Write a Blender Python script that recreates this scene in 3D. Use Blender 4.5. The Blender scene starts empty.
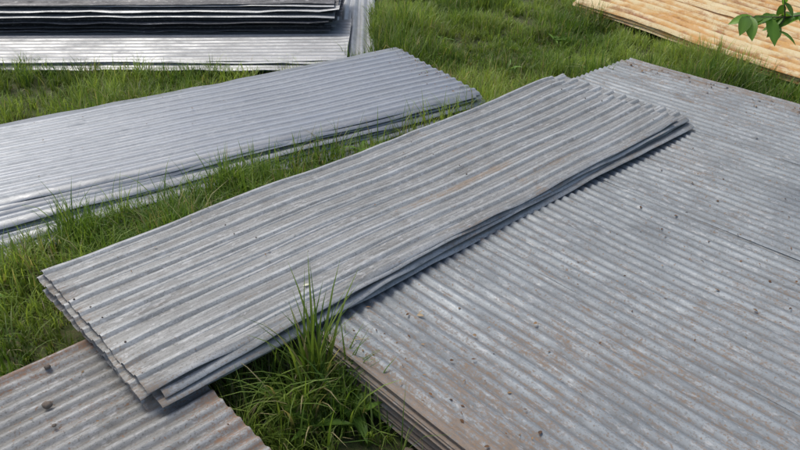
import bpy, math, random
import numpy as np
from mathutils import Vector, Matrix
rng=np.random.default_rng(7); random.seed(7)
scene=bpy.context.scene
R=math.radians
DA=42.5
D=np.array([math.cos(R(DA)),math.sin(R(DA))]); S=np.array([D[1],-D[0]])
def ds(d,s): return D*d+S*s

# ------------------------------------------------ helpers
def link(o,parent=None):
    scene.collection.objects.link(o)
    if parent: o.parent=parent
    return o
def empty(name,loc,rot):
    e=bpy.data.objects.new(name,None); e.location=loc; e.rotation_euler=(0,0,R(rot)); e.empty_display_size=.1
    return link(e)
def np_mesh(name,verts,quads=None,tris=None,mat=None,smooth=True,attrs=None,cols=None):
    me=bpy.data.meshes.new(name)
    verts=np.asarray(verts,dtype=np.float32)
    me.vertices.add(len(verts)); me.vertices.foreach_set('co',verts.ravel())
    idx=[];starts=[];n=0
    nq=0 if quads is None else len(quads); nt=0 if tris is None else len(tris)
    if nq: idx.append(np.asarray(quads,dtype=np.int32).ravel()); starts.append(np.arange(nq)*4)
    if nt: idx.append(np.asarray(tris,dtype=np.int32).ravel()); starts.append(nq*4+np.arange(nt)*3)
    idx=np.concatenate(idx); starts=np.concatenate(starts).astype(np.int32)
    me.loops.add(len(idx)); me.loops.foreach_set('vertex_index',idx)
    me.polygons.add(nq+nt); me.polygons.foreach_set('loop_start',starts)
    me.update(calc_edges=True)
    me.polygons.foreach_set('use_smooth',np.full(nq+nt,smooth)); 
    if attrs:
        for k,v in attrs.items():
            a=me.attributes.new(k,'FLOAT','POINT'); a.data.foreach_set('value',np.asarray(v,dtype=np.float32))
    if cols is not None:
        a=me.attributes.new('col','FLOAT_COLOR','POINT')
        c=np.ones((len(verts),4),dtype=np.float32); c[:,:3]=cols
        a.data.foreach_set('color',c.ravel())
    me.validate()
    if mat: me.materials.append(mat)
    return bpy.data.objects.new(name,me)

_g=rng.random((64,64))
def vnoise(x,y):
    xi=np.floor(x).astype(int); yi=np.floor(y).astype(int); fx=x-xi; fy=y-yi
    fx=fx*fx*(3-2*fx); fy=fy*fy*(3-2*fy)
    a=_g[xi%64,yi%64];b=_g[(xi+1)%64,yi%64];c=_g[xi%64,(yi+1)%64];d=_g[(xi+1)%64,(yi+1)%64]
    return (a*(1-fx)+b*fx)*(1-fy)+(c*(1-fx)+d*fx)*fy

# ------------------------------------------------ materials
class NT:
    def __init__(s,name):
        s.m=bpy.data.materials.new(name); s.m.use_nodes=True; s.t=s.m.node_tree
        s.b=s.t.nodes['Principled BSDF']; s.out=s.t.nodes['Material Output']
    def n(s,typ,**kw):
        nd=s.t.nodes.new(typ)
        for k,v in kw.items(): setattr(nd,k,v)
        return nd
    def l(s,a,b): s.t.links.new(a,b)
    def noise(s,vec,scale,detail=4,rough=.6):
        nd=s.n('ShaderNodeTexNoise'); nd.inputs['Scale'].default_value=scale
        nd.inputs['Detail'].default_value=detail; nd.inputs['Roughness'].default_value=rough
        s.l(vec,nd.inputs['Vector']); return nd.outputs['Fac']
    def mapr(s,v,a,b,c=0,d=1):
        nd=s.n('ShaderNodeMapRange'); nd.inputs[1].default_value=a; nd.inputs[2].default_value=b
        nd.inputs[3].default_value=c; nd.inputs[4].default_value=d; s.l(v,nd.inputs[0]); return nd.outputs[0]
    def lin(s,v,a,b):
        nd=s.n('ShaderNodeMath',operation='MULTIPLY_ADD'); s.l(v,nd.inputs[0]); nd.inputs[1].default_value=a; nd.inputs[2].default_value=b; return nd.outputs[0]
    def math(s,op,a,b=None):
        nd=s.n('ShaderNodeMath',operation=op)
        for i,v in enumerate((a,b)):
            if v is None: continue
            if isinstance(v,(int,float)): nd.inputs[i].default_value=v
            else: s.l(v,nd.inputs[i])
        return nd.outputs[0]
    def mix(s,f,a,b,mode='MIX'):
        nd=s.n('ShaderNodeMix',data_type='RGBA',blend_type=mode)
        for i,v in ((0,f),(6,a),(7,b)):
            if isinstance(v,(int,float)): nd.inputs[i].default_value=v
            elif isinstance(v,tuple): nd.inputs[i].default_value=(*v,1)
            else: s.l(v,nd.inputs[i])
        return nd.outputs[2]
    def scaled(s,vec,sc):
        nd=s.n('ShaderNodeMapping'); nd.inputs['Scale'].default_value=sc; s.l(vec,nd.inputs['Vector']); return nd.outputs[0]

def metal(name,light,dark,rustamt=.0,dirt=.5,metallic=.3,rough=.55,valley=.35,speck=.5,rustcol=(.17,.085,.04),rustmix=.85,orange=0.,blotch=.5,spots=0.,chalk=.4):
    k=NT(name)
    tc0=k.n('ShaderNodeTexCoord').outputs['Object']; oi=k.n('ShaderNodeObjectInfo')
    w=k.math('MULTIPLY',oi.outputs['Random'],37.)
    cx=k.n('ShaderNodeCombineXYZ'); k.l(w,cx.inputs[0]); k.l(w,cx.inputs[1])
    va=k.n('ShaderNodeVectorMath',operation='ADD'); k.l(tc0,va.inputs[0]); k.l(cx.outputs[0],va.inputs[1]); tc=va.outputs[0]
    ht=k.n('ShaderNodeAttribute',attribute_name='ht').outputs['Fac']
    ru=k.n('ShaderNodeAttribute',attribute_name='rust').outputs['Fac']
    big=k.noise(k.scaled(tc,(1.0,2.2,1)),2.2,4,.6)
    st=k.noise(k.scaled(tc,(1.6,30,1)),1.6,3,.65)
    med=k.noise(k.scaled(tc,(1,1.6,1)),14,4,.7)
    fine=k.noise(tc,150,2,.7)
    blo=k.noise(k.scaled(tc,(1,1.8,1)),5.5,6,.75)
    col=k.mix(k.mapr(big,.35,.65),light,tuple(.5*(a+b) for a,b in zip(light,dark)))
    if orange:
        ob=k.noise(k.scaled(tc,(1,1.6,1)),2.2,6,.7)
        vb=k.math('ADD',k.mapr(ht,.85,.1,0,.22),ob)
        col=k.mix(k.mapr(vb,.50,.62,0,orange),col,(.58,.30,.075))
        ob2=k.noise(k.scaled(tc,(1,2.2,1)),3.0,6,.72)
        vb2=k.math('ADD',k.mapr(ht,.8,.1,0,.12),ob2)
        col=k.mix(k.mapr(vb2,.53,.64,0,orange),col,(.27,.10,.028))
    col=k.mix(k.math('MULTIPLY',k.mapr(st,.42,.68),dirt),col,dark)
    col=k.mix(k.math('MULTIPLY',k.mapr(med,.48,.72),dirt*.8),col,dark)
    col=k.mix(k.math('MULTIPLY',k.mapr(blo,.53,.64),blotch),col,tuple(a*.72 for a in dark))
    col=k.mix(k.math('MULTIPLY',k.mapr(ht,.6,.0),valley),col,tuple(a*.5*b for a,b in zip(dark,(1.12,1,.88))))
    col=k.mix(k.math('MULTIPLY',k.mapr(fine,.54,.70),speck),col,tuple(a*.5 for a in dark))
    wo=k.noise(k.scaled(tc,(1,3,1)),28,3,.7)
    wb=k.noise(k.scaled(tc,(1,2,1)),3.1,5,.7)
    wo=k.math('ADD',wo,k.lin(wb,.35,-.175))
    col=k.mix(k.mapr(wo,.56,.70,0,chalk),col,(.58,.59,.59))
    rs=k.noise(k.scaled(tc,(2.2,55,1)),1.5,4,.75)
    rn=k.math('ADD',k.lin(med,3.0,-1.5),k.lin(rs,5.0,-2.5))
    rn=k.math('ADD',rn,k.lin(fine,3.2,-1.6))
    thr=k.math('ADD',rn,k.lin(ru,2.6,rustamt))
    rm=k.mapr(thr,1.0,2.2)
    if spots:
        sn=k.noise(tc,75,2,.55)
        rm=k.math('MAXIMUM',rm,k.math('MULTIPLY',k.mapr(k.math('ADD',sn,k.math('MULTIPLY',blo,.22)),.77,.83),spots))
    rc=k.mix(k.mapr(fine,.35,.65),rustcol,tuple(min(1,a*1.9) for a in rustcol))
    col=k.mix(k.math('MULTIPLY',rm,rustmix),col,rc)
    k.l(col,k.b.inputs['Base Color'])
    k.l(k.math('MULTIPLY',k.mapr(rm,0,1,1,.05),metallic),k.b.inputs['Metallic'])
    ro=k.math('ADD',k.mapr(big,.3,.7,-.06,.1),k.mapr(blo,.4,.7,rough-.05,rough+.15))
    ro=k.math('ADD',ro,k.math('MULTIPLY',rm,.3)); k.l(ro,k.b.inputs['Roughness'])
    k.b.inputs['Specular IOR Level'].default_value=.35
    bp=k.n('ShaderNodeBump'); bp.inputs['Strength'].default_value=.4; bp.inputs['Distance'].default_value=.0015
    k.l(k.math('ADD',med,k.math('MULTIPLY',fine,.3)),bp.inputs['Height'])
    k.l(bp.outputs[0],k.b.inputs['Normal'])
    return k.m

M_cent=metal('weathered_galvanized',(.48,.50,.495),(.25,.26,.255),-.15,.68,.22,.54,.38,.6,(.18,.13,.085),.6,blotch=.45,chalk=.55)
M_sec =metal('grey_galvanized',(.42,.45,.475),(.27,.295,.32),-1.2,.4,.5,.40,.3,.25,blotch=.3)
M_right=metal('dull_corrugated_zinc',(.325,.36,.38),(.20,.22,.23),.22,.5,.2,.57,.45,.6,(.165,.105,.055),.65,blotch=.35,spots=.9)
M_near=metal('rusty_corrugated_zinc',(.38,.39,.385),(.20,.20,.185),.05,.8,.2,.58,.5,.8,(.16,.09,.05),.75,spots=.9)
M_top =metal('old_sheet_metal',(.46,.48,.49),(.29,.30,.30),-.8,.5,.4,.45,.3,.4,blotch=.3)
M_dark=metal('dark_sheet_metal',(.15,.155,.165),(.06,.062,.065),-.8,.5,.35,.48,.3,.4)
M_green=metal('green_painted_sheet',(.05,.22,.10),(.03,.12,.06),-1.5,.3,.0,.45,.3,.4,chalk=.1)
M_rust=metal('rust_yellow_sheet',(.72,.62,.38),(.60,.46,.22),-.2,.35,.0,.6,.0,.2,(.28,.11,.03),.8,.92,blotch=.1,chalk=.2)

def leafmat(name,trans=.35,rough=.45):
    k=NT(name)
    a=k.n('ShaderNodeAttribute',attribute_name='col').outputs['Color']
    k.l(a,k.b.inputs['Base Color']); k.b.inputs['Roughness'].default_value=rough
    k.b.inputs['Specular IOR Level'].default_value=.35
    tr=k.n('ShaderNodeBsdfTranslucent'); k.l(k.mix(1.0,a,(1.3,1.3,.6),'MULTIPLY'),tr.inputs['Color'])
    mx=k.n('ShaderNodeMixShader'); mx.inputs[0].default_value=trans
    k.l(k.b.outputs[0],mx.inputs[1]); k.l(tr.outputs[0],mx.inputs[2]); k.l(mx.outputs[0],k.out.inputs[0])
    return k.m
M_grass=leafmat('grass_blade',.42); M_leaf=leafmat('leaf_green',.4,.35); M_dry=leafmat('dry_litter',.05,.8)

def simple(name,c1,c2,scale,rough=.8,stretch=(1,1,1),bump=.003):
    k=NT(name); tc=k.n('ShaderNodeTexCoord').outputs['Object']
    n=k.noise(k.scaled(tc,stretch),scale,6,.65)
    k.l(k.mix(k.mapr(n,.35,.65),c1,c2),k.b.inputs['Base Color']); k.b.inputs['Roughness'].default_value=rough
    bp=k.n('ShaderNodeBump'); bp.inputs['Distance'].default_value=bump; k.l(n,bp.inputs['Height']); k.l(bp.outputs[0],k.b.inputs['Normal'])
    return k.m
M_bark=simple('bark',(.05,.04,.03),(.16,.13,.1),25,.9,(1,1,.3))
M_stone=simple('stone',(.09,.07,.055),(.2,.165,.13),60,.8)
M_screw=simple('rusty_screw',(.05,.042,.035),(.14,.10,.07),200,.6)

# ground
k=NT('ground_soil_and_turf'); tc=k.n('ShaderNodeTexCoord').outputs['Object']
n1=k.noise(tc,1.2,4,.6); n2=k.noise(tc,40,5,.7); n3=k.noise(tc,300,2,.7)
c=k.mix(k.mapr(n1,.35,.65),(.05,.08,.018),(.08,.11,.028))
c=k.mix(k.mapr(n2,.48,.66,0,.85),c,(.11,.082,.045)); c=k.mix(k.mapr(n3,.5,.7,0,.7),c,(.19,.155,.08))
k.l(c,k.b.inputs['Base Color']); k.b.inputs['Roughness'].default_value=.95
bp=k.n('ShaderNodeBump'); bp.inputs['Distance'].default_value=.012; k.l(k.math('ADD',n2,k.math('MULTIPLY',n3,.4)),bp.inputs['Height']); k.l(bp.outputs[0],k.b.inputs['Normal'])
M_ground=k.m
def gz(x,y): return .02*(vnoise(x*1.3+5,y*1.3+9)-.5)+.012*(vnoise(x*5,y*5)-.5)-.004
xs=np.concatenate([[-400,-100,-30,-12],np.linspace(-7,7,180),[12,30,100,400]])
ys=np.concatenate([[-400,-100,-30,-10],np.linspace(-3,11,180),[16,30,100,400]])
GX,GY=np.meshgrid(xs,ys,indexing='ij'); GZ=gz(GX,GY)
nx,ny=GX.shape; I=np.arange(nx*ny).reshape(nx,ny)
link(np_mesh('ground',np.stack([GX,GY,GZ],-1).reshape(-1,3),np.stack([I[:-1,:-1],I[1:,:-1],I[1:,1:],I[:-1,1:]],-1).reshape(-1,4),mat=M_ground))

# ------------------------------------------------ sheets
def prof_sine(W,pitch,amp):
    n=max(8,int(round(W/pitch*8))); y=np.linspace(0,W,n+1); z=amp*np.sin(2*np.pi*y/pitch); return y,z,(z/amp+1)/2
def prof_rib(W,pitch,h,top=.012,slope=.007,mid=True,lip=.006):
    ys=[];zs=[];r=.0016
    pan=pitch-top-2*slope
    def c(yy,zz): ys.append(yy); zs.append(zz)
    y=lip; c(0,-lip*.9)
    while y+pitch<=W+.001:
        c(y,0)
        if mid and pan>.03:
            for f in (.36,.64):
                c(y+pan*f-.003,0); c(y+pan*f,h*.16); c(y+pan*f+.003,0)
        c(y+pan-r,0); c(y+pan+r*.6,h*.1)
        c(y+pan+slope-r*.6,h*.9); c(y+pan+slope+r,h); c(y+pan+slope+top-r,h); c(y+pan+slope+top+r*.6,h*.9)
        c(y+pitch-r*.6,h*.1); c(y+pitch,0); y+=pitch+1e-5
    if y<W: c(W,0)
    c(max(W,y)+.004,-.004)
    ys=np.array(ys); zs=np.array(zs); o=np.argsort(ys,kind='stable'); ys=ys[o]; zs=zs[o]
    return ys,zs,np.clip(zs/h,0,1)
def sheet(parent,L,prof,loc,rot,mat,nx=60,t=.0011,warp=None,rust=None,endj=.003,name='metal_sheet',dent=1.,latw=0.):
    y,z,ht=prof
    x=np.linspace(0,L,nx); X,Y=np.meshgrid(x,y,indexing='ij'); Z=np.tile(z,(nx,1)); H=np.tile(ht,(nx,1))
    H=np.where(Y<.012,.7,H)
    sd=rng.random()*50
    if warp: Z=Z+warp(X,Y)
    Z=Z+dent*(.0022*(vnoise(X*2.5+sd,Y*4+sd)-.5)+.0014*(vnoise(X*9+sd,Y*12+sd)-.5))
    ed=np.exp(-np.minimum(X,L-X)/.05)+np.exp(-np.minimum(Y,Y.max()-Y)/.03)
    Z=Z+ed*endj*2*(vnoise(X*7+sd*2,Y*9+sd)-.5)
    Yw=Y+(.004+latw)*(vnoise(X*1.7+sd,Y*0+sd)-.5)*2+.0016*(vnoise(X*8+sd,Y*2+sd)-.5)*2
    Xw=X+np.where(X<.001,1,0)*.008*(vnoise(Y*8+sd,Y*0)-.5)
    top=np.stack([Xw,Yw,Z],-1).reshape(-1,3); bot=top.copy(); bot[:,2]-=t
    ny=len(y); I=np.arange(nx*ny).reshape(nx,ny); N=nx*ny
    q=np.stack([I[:-1,:-1],I[1:,:-1],I[1:,1:],I[:-1,1:]],-1).reshape(-1,4)
    qs=[q,q[:,::-1]+N]; V=[top,bot]; base=2*N
    ru=np.zeros(N) if rust is None else rust(X,Y).ravel()
    A_ht=[H.ravel(),H.ravel()]; A_ru=[ru,ru]
    for line,flip in ((I[:,0],0),(I[:,-1],1),(I[0,:],1),(I[-1,:],0)):
        m=len(line); V+= [top[line],bot[line]]; a=base+np.arange(m); b=a+m
        qq=np.stack([a[:-1],b[:-1],b[1:],a[1:]],-1); 
        if flip: qq=qq[:,::-1]
        qs.append(qq); base+=2*m; A_ht+=[H.ravel()[line]]*2; A_ru+=[ru[line]]*2
    o=np_mesh(name,np.concatenate(V),np.concatenate(qs),mat=mat,attrs={'ht':np.concatenate(A_ht),'rust':np.concatenate(A_ru)})
    o.location=loc; o.rotation_euler=(0,0,R(rot)); link(o,parent); return o

# --- right pile: local x = S direction, y = D direction
o=ds(1.055,-2.34); PR=empty('corrugated_metal_panel_stack',(o[0],o[1],0),DA-90)
def wR(X,Y): return .005*np.sin(X*2.1+Y*1.3)+.004*np.sin(Y*3.1-X)+.003*np.sin(X*5+1)*np.sin(Y*4)
def rustR(off):
    def f(X,Y):
        Yg=Y+off
        a=np.exp(-((X-1.3)/.6)**2)*np.exp(-(Yg/.20)**2)*.5
        b=.40*np.exp(-(Yg/.03)**2)+.35*np.exp(-((Yg-2.95)/.12)**2)+.20*np.exp(-((X-1.5)/.5)**2-((Yg-.5)/.5)**2)
        return np.clip(a+b+.34*vnoise(X*3,Yg*3)-.05,0,1)
    return f
z0=.165
pitch=.045
for lay in range(16):
    z=z0-lay*.0093
    if lay==0:
        for i in range(4):
            n=[17,17,17,15][i]; Wd=n*pitch+.008
            yo=i*17*pitch
            xo=[0,.006,-.004,.01][i]
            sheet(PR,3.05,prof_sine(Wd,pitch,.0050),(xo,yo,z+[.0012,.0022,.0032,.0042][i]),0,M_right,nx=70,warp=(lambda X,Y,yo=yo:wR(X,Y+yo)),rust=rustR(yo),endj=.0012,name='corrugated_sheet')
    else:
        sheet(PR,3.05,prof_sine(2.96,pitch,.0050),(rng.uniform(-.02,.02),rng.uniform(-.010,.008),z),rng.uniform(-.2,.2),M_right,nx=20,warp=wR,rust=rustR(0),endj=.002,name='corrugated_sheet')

# --- near-left pile: local x = D
o=ds(-1.6,-.4); PN=empty('rusty_corrugated_sheet_stack',(o[0],o[1],0),DA)
def rustN(X,Y): return np.clip(.75*np.exp(-((Y-.88)/.10)**2)+.35*np.exp(-((X-2.28)/.1)**2)+.5*vnoise(X*2,Y*9)-.05,0,1)
for lay in range(13):
    for j in range(2):
        yo=j*16*.0465
        sheet(PN,2.28+(0 if lay==0 else rng.uniform(-.03,.015)),prof_sine(16*.0465+.012+(.1 if j else 0),.0465,.0054),(0,yo+(0 if lay==0 else rng.uniform(-.01,.01)),.163-lay*.0105+j*.0014),0 if lay==0 else rng.uniform(-.3,.3),M_near,nx=50 if lay<3 else 16,rust=rustN,name='corrugated_sheet')

# --- central pile
PC=empty('ribbed_metal_sheet_stack',(-.6825,1.507,0),DA)
def wC(X,Y): return .007*np.sin(X*2.3+.5)+.005*np.sin(X*1.1+Y*5)+.003*np.sin(X*7+Y*3)
def rustC(X,Y):
    a=.75*np.exp(-((X-1.55)/.45)**2-((Y-.26)/.022)**2)+.5*np.exp(-((X-1.9)/.3)**2-((Y-.12)/.02)**2)
    b=.45*np.exp(-((X)/.04)**2)+.35*np.exp(-(Y/.03)**2)+.4*np.exp(-((X-1.72)/.02)**2)
    return np.clip(a+b+.3*vnoise(X*4,Y*12)-.05,0,1)
lays=[(.0,.0,0,2.70),(.035,-.020,.55,2.72),(-.020,.014,-.5,2.85),(.02,-.040,.8,2.83),(.0,.014,0,2.86),(.035,-.020,-.4,2.8),(-.01,-.006,.3,2.84)]
PH=.0765
for i,(dx,dy,r,L) in enumerate(lays):
    def wl(X,Y,i=i): return wC(X,Y)-(.010*i**.4)*np.exp(-Y/.045)*(.5+.5*np.sin(X*3.3+i*2.1))*(i>0)-.0035*i*np.exp(-X/.15)-(.014*np.exp(-Y/.03)*np.clip(np.sin(X*2.1+.4),0,1)**3 if i==0 else 0)
    sheet(PC,L,prof_rib(.775,PH,.0105,.013,.009),(dx,dy,.234-i*.0080),r,M_cent,nx=110,warp=wl,rust=rustC,endj=.007,name='ribbed_sheet',dent=2.2,latw=.005 if i else .002)
def screws(parent,pts,z,r=.005):
    V=[];T=[]
    for (x,y) in pts:
        b=len(V); n=8
        for a in range(n): V.append((x+r*math.cos(a*2*math.pi/n),y+r*math.sin(a*2*math.pi/n),z-.0015))
        for a in range(n): V.append((x+r*.6*math.cos(a*2*math.pi/n),y+r*.6*math.sin(a*2*math.pi/n),z+.0022))
        V.append((x,y,z+.003))
        for a in range(n):
            c_=(a+1)%n; T+=[(b+a,b+c_,b+n+c_),(b+a,b+n+c_,b+n+a),(b+n+a,b+n+c_,b+2*n)]
    link(np_mesh('screw',V,tris=T,mat=M_screw,smooth=False),parent)
pts=[]
for x in (.04,.62,1.6,2.62):
    for kx in range(10):
        if random.random()<.33: pts.append((x+random.uniform(-.03,.03),.006+PH*(kx+1)-.0155))
pts=[p for p in pts if p[1]<.76 and p[0]<2.68]
for p in pts:
    screws(PC,[p],.234+.0105+float(wC(np.array(p[0]),np.array(p[1]))),.0038)

# --- second pile
A2=31.5; d2=np.array([math.cos(R(A2)),math.sin(R(A2))]); F=np.array([.444,3.96])
P2=empty('ribbed_roofing_sheet_stack',(F[0],F[1],0),A2)
def w2(X,Y): return .005*np.sin(X*1.7)+.003*np.sin(Y*4+X)+.002*np.sin(X*6+Y*2)
L2=3.7
spec=[(0,.0,.141),(.25,-.01,.134),(.1,.01,.128),(.5,-.02,.122),(.35,.006,.116),
      (1.3,-.04,.099),(1.6,-.03,.092),(1.2,.0,.085),(1.8,-.03,.078),
      (2.8,-.05,.060),(2.6,-.03,.053),(3.1,-.05,.046),
      (3.9,-.05,.030),(3.5,.0,.024),(4.1,-.04,.017)]
for i,(da,dy,z) in enumerate(spec):
    def wl(X,Y,i=i):
        return w2(X,Y)*(1 if z>.05 else .6)+ (0 if i==0 else -.010*np.exp(-Y/.06)*np.sin(X*2.2+i*1.3)**2)
    a=R(da); L=L2+(rng.uniform(-.07,.04) if i else 0)
    sheet(P2,L,prof_rib(.905,.0645,.0085,.016,.010,mid=False,lip=.012),(-L2*math.cos(a)+rng.uniform(-.01,.02)*(i>0),-L2*math.sin(a)+dy,z),da,M_sec,nx=70,warp=wl,endj=.005,name='ribbed_sheet',latw=.004)

# --- far left pile
PT=empty('dark_metal_sheet_stack',(-3.7,5.2,0),1.)
for i in range(20):
    sheet(PT,3.24+rng.uniform(-.07,.04),prof_rib(.86,.086,.010,.02,.01,mid=False),(rng.uniform(-.03,.03),rng.uniform(-.08,.02),.10+i*.0098),rng.uniform(-.7,.7),M_dark if i%3 else M_top,nx=24,endj=.008,name='ribbed_sheet')
PT2=empty('grey_metal_sheet_stack',(-3.7,4.62,0),.5)
for i in range(8):
    sheet(PT2,3.34+rng.uniform(-.06,.03),prof_rib(.86,.066,.009,.016,.01,mid=False),(rng.uniform(-.02,.03),rng.uniform(-.06,.02),.026+i*.0085),rng.uniform(-.6,.6),M_top if i!=1 else M_green,nx=40,endj=.008,name='ribbed_sheet')
PT3=empty('loose_metal_sheet_stack',(-.17,4.78,0),92.)
for i in range(4):
    sheet(PT3,2.6,prof_sine(.62,.07,.007),(rng.uniform(-.02,.02),rng.uniform(-.02,.02),.02+i*.009),rng.uniform(-.5,.5),M_top,nx=30,endj=.005,name='corrugated_sheet')
PT4=empty('metal_roofing_offcut',(-.05,6.35,0),12.)
for i in range(3):
    sheet(PT4,.9,prof_rib(.6,.066,.009,.016,.01,mid=False),(0,.01*i,.02+i*.01),rng.uniform(-2,2),M_top,nx=20,name='ribbed_sheet')
PT5=empty('metal_roofing_offcut',(.9,6.75,0),-4.)
for i in range(3):
    sheet(PT5,1.2,prof_rib(.6,.066,.009,.016,.01,mid=False),(0,.01*i,.02+i*.01),rng.uniform(-2,2),M_top,nx=20,name='ribbed_sheet')

# --- rusty yellow sheet
e0=np.array([1.36,5.95]); AR=-58.; PY=empty('rusty_corrugated_sheet',(e0[0],e0[1],0),AR)
for i in range(3):
    for j in range(3):
        sheet(PY,3.0+rng.uniform(-.03,.05),prof_sine(.80,.115,.024),(rng.uniform(-.02,.03),j*.69,.100-i*.022+j*.002),rng.uniform(-.4,.4) if i else 0,M_rust,nx=50,rust=lambda X,Y:np.clip(.5*vnoise(X*1.2,Y*2+3)+.4*np.exp(-(Y/.08)**2),0,1),endj=.005,name='corrugated_sheet',warp=lambda X,Y:.012*np.sin(X*3+Y))

# ------------------------------------------------ grass
def in_rect(x,y,org,ang,x0,x1,y0,y1):
    c,s_=math.cos(R(ang)),math.sin(R(ang)); dx=x-org[0]; dy=y-org[1]
    u=dx*c+dy*s_; v=-dx*s_+dy*c
    return (u>x0)&(u<x1)&(v>y0)&(v<y1)
rects=[((0,0),DA,-1.6,.67,.42,1.98),
       ((0,0),DA,1.07,4.02,-.7,2.325),
       ((0,0),DA,.53,3.36,1.61,2.32),
       ((F[0],F[1]),A2,-3.8,-.01,0.0,.89),
       ((F[0],F[1]),A2+1.4,-3.8,-.05,-.02,.5),
       ((F[0],F[1]),A2+2.8,-3.8,-.08,-.03,.4),
       ((F[0],F[1]),A2+3.8,-3.8,-.3,-.01,.3),
       ((-3.7,4.62),.5,0,3.34,.02,1.4),
       ((-.17,4.78),92,0.02,2.6,0.02,.6),
       ((-.05,6.35),12,0.02,.88,0.02,.58),((.9,6.75),-4,0.02,1.18,0.02,.58),
       ((e0[0],e0[1]),AR,.04,3.0,.03,2.2)]
def blades(px,py,h,w,az,bend,col,seg=3):
    n=len(px); z0=gz(px,py)-.004
    dirx=np.cos(az); diry=np.sin(az); sx=-diry; sy=dirx
    V=np.zeros((n,seg*2+1,3)); C=np.zeros((n,seg*2+1,3))
    for k_ in range(seg+1):
        t=k_/seg; th=bend*t
        out=h*bend*t*t*.62; up=h*t*np.cos(th*.75)
        ww=w*(1-t**1.6)*.5
        cx=px+dirx*out; cy=py+diry*out; cz=z0+up
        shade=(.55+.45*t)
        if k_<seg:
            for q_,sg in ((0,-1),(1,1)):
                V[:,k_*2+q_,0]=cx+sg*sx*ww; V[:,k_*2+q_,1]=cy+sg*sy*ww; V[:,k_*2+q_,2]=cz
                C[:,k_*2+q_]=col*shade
        else:
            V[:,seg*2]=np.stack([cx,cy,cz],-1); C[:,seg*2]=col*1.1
    base=(np.arange(n)*(seg*2+1))[:,None]
    Q=[];
    for k_ in range(seg-1):
        a=k_*2; Q.append(base+np.array([[a,a+1,a+3,a+2]]))
    Q=np.concatenate(Q); T=base+np.array([[seg*2-2,seg*2-1,seg*2]])
    return V.reshape(-1,3),Q,T,C.reshape(-1,3)
def gcol(n,px,py):
    t=np.clip(rng.random(n)*.8+1.3*(vnoise(px*2.3+11,py*2.3)-.42),0,1)[:,None]
    c=(1-t)*np.array([.12,.225,.035])+t*np.array([.42,.54,.13])
    dk=vnoise(px*4+31,py*4+17)>.68
    c[dk]*=.75
    st=rng.random(n)<(.05+.10*(vnoise(px*3+51,py*3+7)>.6))
    c[st]=np.array([.48,.42,.23])*(.6+.6*rng.random((st.sum(),1)))
    return c
def make_grass(name,n_t,x0,x1,y0,y1,hmin,hmax,bpt=9):
    tx=rng.uniform(x0,x1,n_t); ty=rng.uniform(y0,y1,n_t)
    dn=.5*vnoise(tx*3,ty*3)+.5*vnoise(tx*9+4,ty*9)
    keep=rng.random(n_t)<np.clip(-.12+2.0*dn,.12,1)
    dd=tx*D[0]+ty*D[1]; ss=tx*S[0]+ty*S[1]
    keep&=~((dd>.70)&(dd<1.1)&(ss>-1.28)&(rng.random(n_t)<.8))
    tx=tx[keep];ty=ty[keep]
    hn=.6*vnoise(tx*1.6+3,ty*1.6+7)+.4*vnoise(tx*6+3,ty*6+7)
    th=(hmin+(hmax-hmin)*np.clip(hn*1.7-.4,0,1)**1.4)*rng.uniform(.6,1.3,len(tx))
    px=np.repeat(tx,bpt);py=np.repeat(ty,bpt);hh=np.repeat(th,bpt)
    n=len(px); az=rng.uniform(0,2*np.pi,n); rr=rng.random(n)*.020
    px=px+np.cos(az)*rr; py=py+np.sin(az)*rr
    ok=np.ones(n,bool)
    for r in rects: ok&=~in_rect(px,py,*r)
    px,py,hh,az=px[ok],py[ok],hh[ok],az[ok]; n=len(px)
    hh=hh*rng.uniform(.5,1.3,n); bend=rng.uniform(.15,1.4,n); w=rng.uniform(.0026,.0058,n)*(1+hh*2)
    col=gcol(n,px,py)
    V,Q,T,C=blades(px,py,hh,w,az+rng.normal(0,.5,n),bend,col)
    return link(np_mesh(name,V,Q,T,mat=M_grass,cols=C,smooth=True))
make_grass('grass',30000,-3.2,4.0,1.0,7.6,.045,.21)
make_grass('grass',8000,-1.9,.4,1.5,4.0,.05,.21)
make_grass('grass',8000,-.4,2.6,3.9,7.4,.045,.17)
def fringe(name,p0,p1,n,spread,h0,h1,lean=None,seg=5,wd=(.004,.008),bd=(.3,1.3)):
    t=rng.random(n); cl=(vnoise(t*9+p0[0]*7,t*0+3)); keep=rng.random(n)<np.clip(cl*1.4,.15,1)
    t=t[keep]; n=len(t)
    px=p0[0]+(p1[0]-p0[0])*t+rng.normal(0,spread,n); py=p0[1]+(p1[1]-p0[1])*t+rng.normal(0,spread,n)
    ok=np.ones(n,bool)
    for r in rects: ok&=~in_rect(px,py,*r)
    px,py=px[ok],py[ok]; n=len(px)
    h=rng.uniform(h0,h1,n); az=rng.uniform(0,2*np.pi,n) if lean is None else rng.normal(lean,.9,n)
    V,Q,T,C=blades(px,py,h,rng.uniform(*wd,n),az,rng.uniform(*bd,n),gcol(n,px,py),seg=seg)
    return link(np_mesh(name,V,Q,T,mat=M_grass,cols=C))
pA=ds(.9,-2.42); pD=ds(3.3,-2.44)
fringe('grass_fringe',pA,pD,1500,.05,.12,.28)
a_=F-d2*3.2+np.array([.08,-.16]); fringe('grass_fringe',a_,F+np.array([.02,-.06]),1500,.05,.1,.29)
fringe('grass_fringe',(-2.4,2.15),(-1.25,2.05),800,.15,.1,.2)
fringe('grass_fringe',(.95,4.2),(2.2,3.9),900,.1,.08,.17)
fringe('grass_fringe',(-3,4.53),(-.2,4.50),1300,.05,.06,.15)
fringe('grass_fringe',(1.3,5.9),(2.5,4.0),900,.05,.06,.14)
c1=ds(.99,-1.47); c2=ds(.90,-1.40)
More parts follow.
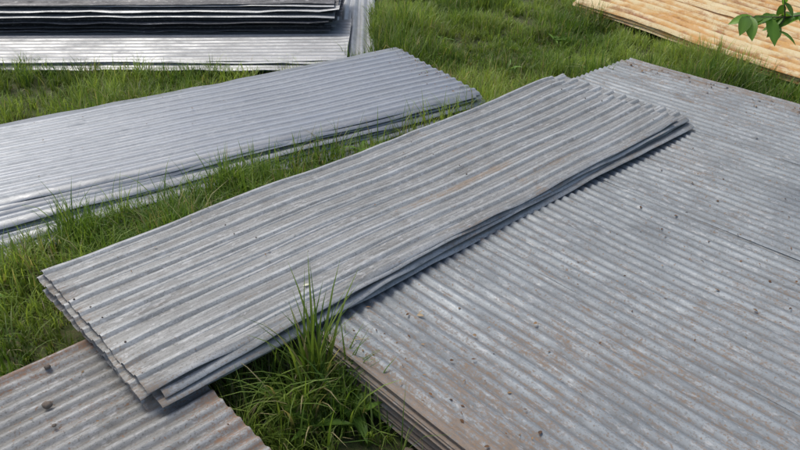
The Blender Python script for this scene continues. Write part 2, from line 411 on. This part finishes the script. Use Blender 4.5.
fringe('tall_grass_tuft',c1,c2,380,.06,.16,.32,wd=(.006,.013))
fringe('tall_grass_tuft',c1,ds(.97,-1.44),60,.022,.34,.48,wd=(.009,.016),bd=(.1,.8))
fringe('tall_grass_tuft',(-.5,1.75),(-.12,1.68),500,.07,.08,.20,wd=(.005,.010))

# broad-leaf weeds
def leafgeo(V,T,C,base,dirv,up,L,Wd,col,curl=.25,n=5):
    dirv=Vector(dirv).normalized(); up=Vector(up).normalized(); side=dirv.cross(up).normalized(); up=side.cross(dirv)
    b=len(V)
    for i in range(n+1):
        t=i/n; ww=Wd*.5*math.sin(math.pi*min(1,(t*.93+.04)))**.8*(1-.25*t)
        if i==n: ww=0.0005
        c=Vector(base)+dirv*(L*t)-up*(curl*L*t*t)
        for sg,lift in ((-1,.25),(0,0),(1,.25)):
            V.append(tuple(c+side*(sg*ww)+up*(lift*ww)))
            k_=.85 if sg else 1.15
            C.append(tuple(x*k_ for x in col))
    for i in range(n):
        for j in range(2):
            p=b+i*3+j; T+=[(p,p+1,p+4),(p,p+4,p+3)]
def weed(x,y,n,L,name='broadleaf_weed'):
    V=[];T=[];C=[]; z=float(gz(np.array(x),np.array(y)))+.04
    for i in range(n):
        a=random.uniform(0,6.28); el=random.uniform(.3,1.1)
        g=random.uniform(.7,1.3); l_=L*random.uniform(.6,1.2)
        leafgeo(V,T,C,(x+random.uniform(-.02,.02),y+random.uniform(-.02,.02),z),(math.cos(a)*math.cos(el),math.sin(a)*math.cos(el),math.sin(el)),(0,0,1),l_,l_*random.uniform(.28,.42),(.19*g,.34*g,.06*g),.5)
    link(np_mesh(name,V,tris=T,mat=M_leaf,cols=np.array(C)))
for (x,y,n,L) in [(-.2,1.72,10,.11),(-.33,1.66,9,.10),(-.14,1.62,9,.09),(-.10,1.70,9,.09),(-.42,1.70,8,.10),(-.25,1.58,9,.1),(-1.5,2.2,8,.08),(-1.25,2.35,8,.09),(-.9,2.75,9,.08),(-.2,3.4,9,.08),(.7,4.6,9,.08),(1.1,5.2,9,.07),(.3,5.2,8,.07),(.95,4.35,8,.08),(1.2,4.5,9,.08),(-1.7,2.4,9,.08)]:
    weed(x,y,n,L)

# litter
def litter(name,pts,zf,smin,smax,cols):
    V=[];T=[];C=[]
    for (x,y) in pts:
        s_=random.uniform(smin,smax)*random.uniform(.5,1); a=random.uniform(0,6.28); c_=random.choice(cols); g=random.uniform(.6,1.3)
        leafgeo(V,T,C,(x,y,zf(x,y)+.002),(math.cos(a),math.sin(a),random.uniform(0,.2)),(random.uniform(-.4,.4),random.uniform(-.4,.4),1),s_,s_*random.uniform(.3,.9),tuple(q*g for q in c_),random.uniform(-.1,.4),3)
    link(np_mesh(name,V,tris=T,mat=M_dry,cols=np.array(C)))
br=[(.16,.085,.04),(.22,.13,.06),(.10,.055,.03),(.26,.17,.09)]
pts=[]
for i in range(380):
    d_=rng.uniform(1.1,3.98); s_=rng.uniform(-1.5,.6)
    if rng.random()<vnoise(np.array(d_*3),np.array(s_*3))*1.2-.1: pts.append(tuple(ds(d_,s_)))
for i in range(30): pts.append(tuple(ds(rng.normal(2.6,.35),rng.normal(-1.05,.2))))
for i in range(320): pts.append(tuple(ds(4.0-abs(rng.normal(0,.10)),rng.uniform(-2.3,.5))))
for i in range(60): pts.append(tuple(ds(1.08+abs(rng.normal(0,.16)),rng.normal(-1.15,.3))))
def zR(x,y):
    d_=x*D[0]+y*D[1]-1.055; s_=x*S[0]+y*S[1]+2.34
    return .171+float(wR(np.array(s_),np.array(d_)))
litter('fallen_leaf_litter',pts,zR,.006,.019,br)
pts=[tuple(ds(rng.uniform(.55,3.2),rng.uniform(-2.3,-1.6))) for i in range(60)]
def zC(x,y):
    a=x*D[0]+y*D[1]-.516; b=-(x*S[0]+y*S[1])-1.572
    return .239+float(wC(np.array(a),np.array(b)))
litter('fallen_leaf_litter',pts,zC,.004,.012,br)
pts=[tuple(F+d2*(-abs(rng.normal(0,.1)))+np.array([-.523,.852])*rng.uniform(0,.9)) for i in range(170)]+[tuple(F-d2*rng.uniform(0,3)+np.array([-.523,.852])*rng.uniform(0,.9)) for i in range(40)]
litter('fallen_leaf_litter',pts,lambda x,y:.152,.006,.018,br)
pts=[tuple(ds(rng.uniform(-.5,.66),rng.uniform(-1.9,-1.2))) for i in range(60)]
litter('fallen_leaf_litter',pts,lambda x,y:.170,.005,.016,br)
litter('dry_leaf',[(.055,1.92),(.06,1.93)],lambda x,y:.176,.03,.035,[(.45,.34,.2)])
litter('dry_leaf',[(-.315,1.985)],lambda x,y:.245,.04,.04,[(.55,.55,.42)])
def stone(x,y,z,r):
    import bmesh
    bm=bmesh.new(); bmesh.ops.create_icosphere(bm,subdivisions=3,radius=r)
    for v in bm.verts:
        f=1+.35*(float(vnoise(np.array(v.co.x*70+9),np.array(v.co.y*70+v.co.z*60+5)))-.5)
        v.co=Vector((v.co.x*1.15*f,v.co.y*f,v.co.z*.8*f))
    me=bpy.data.meshes.new('stone'); bm.to_mesh(me); bm.free(); me.materials.append(M_stone)
    for p in me.polygons: p.use_smooth=True
    o=bpy.data.objects.new('stone',me); o.location=(x,y,z); link(o)
stone(-.977,1.523,.178,.012); stone(-1.04,1.68,.176,.008); stone(-.93,1.45,.174,.005); stone(.02,1.50,.012,.018)

# ------------------------------------------------ tree with overhanging twig
def tube(V,Q,path,radii,n=8):
    path=[Vector(p) for p in path]; b=len(V)
    for i,p in enumerate(path):
        t=(path[min(i+1,len(path)-1)]-path[max(i-1,0)]).normalized()
        u=t.orthogonal().normalized(); v=t.cross(u)
        for a in range(n):
            an=a*2*math.pi/n; V.append(tuple(p+(u*math.cos(an)+v*math.sin(an))*radii[i]))
    for i in range(len(path)-1):
        for a in range(n):
            Q.append((b+i*n+a,b+i*n+(a+1)%n,b+(i+1)*n+(a+1)%n,b+(i+1)*n+a))
TR=empty('small_tree',(4.4,3.7,0),0)
V=[];Q=[]; LV=[];LT=[];LC=[]
trunk=[(0,0,-.05),(.02,.01,.5),(-.04,.03,1.1),(.02,-.02,1.8),(.05,.03,2.6),(.0,.0,3.4)]
tube(V,Q,trunk,[.07,.058,.05,.042,.028,.01],10)
def leaves_along(path,step,L,seedcol=1.,down=.9,wr=.5):
    for i in range(len(path)-1):
        a=Vector(path[i]);b=Vector(path[i+1]); n=max(1,int((b-a).length/step))
        for j in range(n):
            p=a.lerp(b,(j+random.random())/n); an=random.uniform(0,6.28)
            dv=(b-a).normalized()*.5+Vector((math.cos(an),math.sin(an),random.uniform(-down,.2)))
            g=random.uniform(.7,1.35)*seedcol; l_=L*random.uniform(.7,1.2)
            leafgeo(LV,LT,LC,tuple(p),dv,(random.uniform(-.3,.3),random.uniform(-.3,.3)-.3,1),l_,l_*wr,(.13*g,.25*g,.04*g),.3)
for i in range(26):
    z=random.uniform(1.5,3.3); an=random.uniform(0,6.28); l_=random.uniform(.6,1.5)*(1-(z-1.5)*.25)
    if math.cos(an)<-.2 and math.sin(an)<.3: l_*=.6
    p=[(0.02,0,z)]
    for s_ in (.35,.7,1.): p.append((math.cos(an)*l_*s_,math.sin(an)*l_*s_,z+.25*s_*l_-.1*s_*s_+random.uniform(-.06,.06)))
    tube(V,Q,p,[.018,.012,.008,.003],6); leaves_along(p[1:],.018,.085)
    for _ in range(3):
        q0=Vector(p[random.choice([1,2])]); q1=q0+Vector((random.uniform(-.4,.4),random.uniform(-.4,.4),random.uniform(-.1,.35))); q2=q1+Vector((random.uniform(-.2,.2),random.uniform(-.2,.2),-.05))
        tube(V,Q,[q0,q1,q2],[.007,.004,.002],5); leaves_along([q0,q1,q2],.016,.08)
T0=Vector((4.4,3.7,0))
bp_=[Vector((4.4,3.7,1.75)),Vector((3.4,3.45,1.50)),Vector((2.5,3.2,1.06)),Vector((1.95,3.06,.90)),Vector((1.68,2.98,.855)),Vector((1.50,2.93,.85)),Vector((1.32,2.90,.86))]
bp_=[p-T0 for p in bp_]
tube(V,Q,bp_,[.02,.015,.010,.006,.004,.003,.0015],6)
leaves_along(bp_[1:4],.03,.085)
leaves_along(bp_[3:],.014,.095,1.25,.8,.52)
for st_,dx,dz in ((4,-.06,-.08),(3,-.10,-.10),(5,-.05,-.07),(4,.08,-.08),(5,-.05,.10),(4,-.02,.12)):
    tw=[bp_[st_],bp_[st_]+Vector((dx*.6,-.03,dz*.6)),bp_[st_]+Vector((dx,-.05,dz))]
    tube(V,Q,tw,[.003,.002,.001],5); leaves_along(tw,.020,.08,1.25,1.0,.52)
link(np_mesh('trunk_and_branches',V,Q,mat=M_bark),TR)
link(np_mesh('leaves',LV,tris=LT,mat=M_leaf,cols=np.array(LC)),TR)

# ------------------------------------------------ light & camera
el=R(60); az=R(-50)
w=bpy.data.worlds.new('World'); scene.world=w; w.use_nodes=True; nt=w.node_tree
sky=nt.nodes.new('ShaderNodeTexSky'); sky.sky_type='NISHITA'; sky.sun_disc=False; sky.sun_elevation=el; sky.sun_rotation=az
sky.dust_density=4; sky.air_density=1.0
bg=nt.nodes['Background']; bg.inputs['Strength'].default_value=.15; nt.links.new(sky.outputs[0],bg.inputs[0])
sl=bpy.data.lights.new('sun','SUN'); sl.energy=1.5; sl.angle=R(18); sl.color=(1,.97,.9)
so=bpy.data.objects.new('sun',sl); link(so)
sd=Vector((math.sin(az)*math.cos(el),math.cos(az)*math.cos(el),math.sin(el)))
so.rotation_euler=sd.to_track_quat('Z','Y').to_euler(); so.location=(-3,4,6)
cam=bpy.data.cameras.new('camera'); co=bpy.data.objects.new('camera',cam); link(co)
cam.sensor_width=36; cam.lens=33.93; cam.clip_end=1500; cam.clip_start=.05
co.location=(0,0,1.69); co.rotation_euler=(R(90-31.4),0,0); scene.camera=co
scene.view_settings.view_transform='Standard'; scene.view_settings.look='None'; scene.view_settings.exposure=0
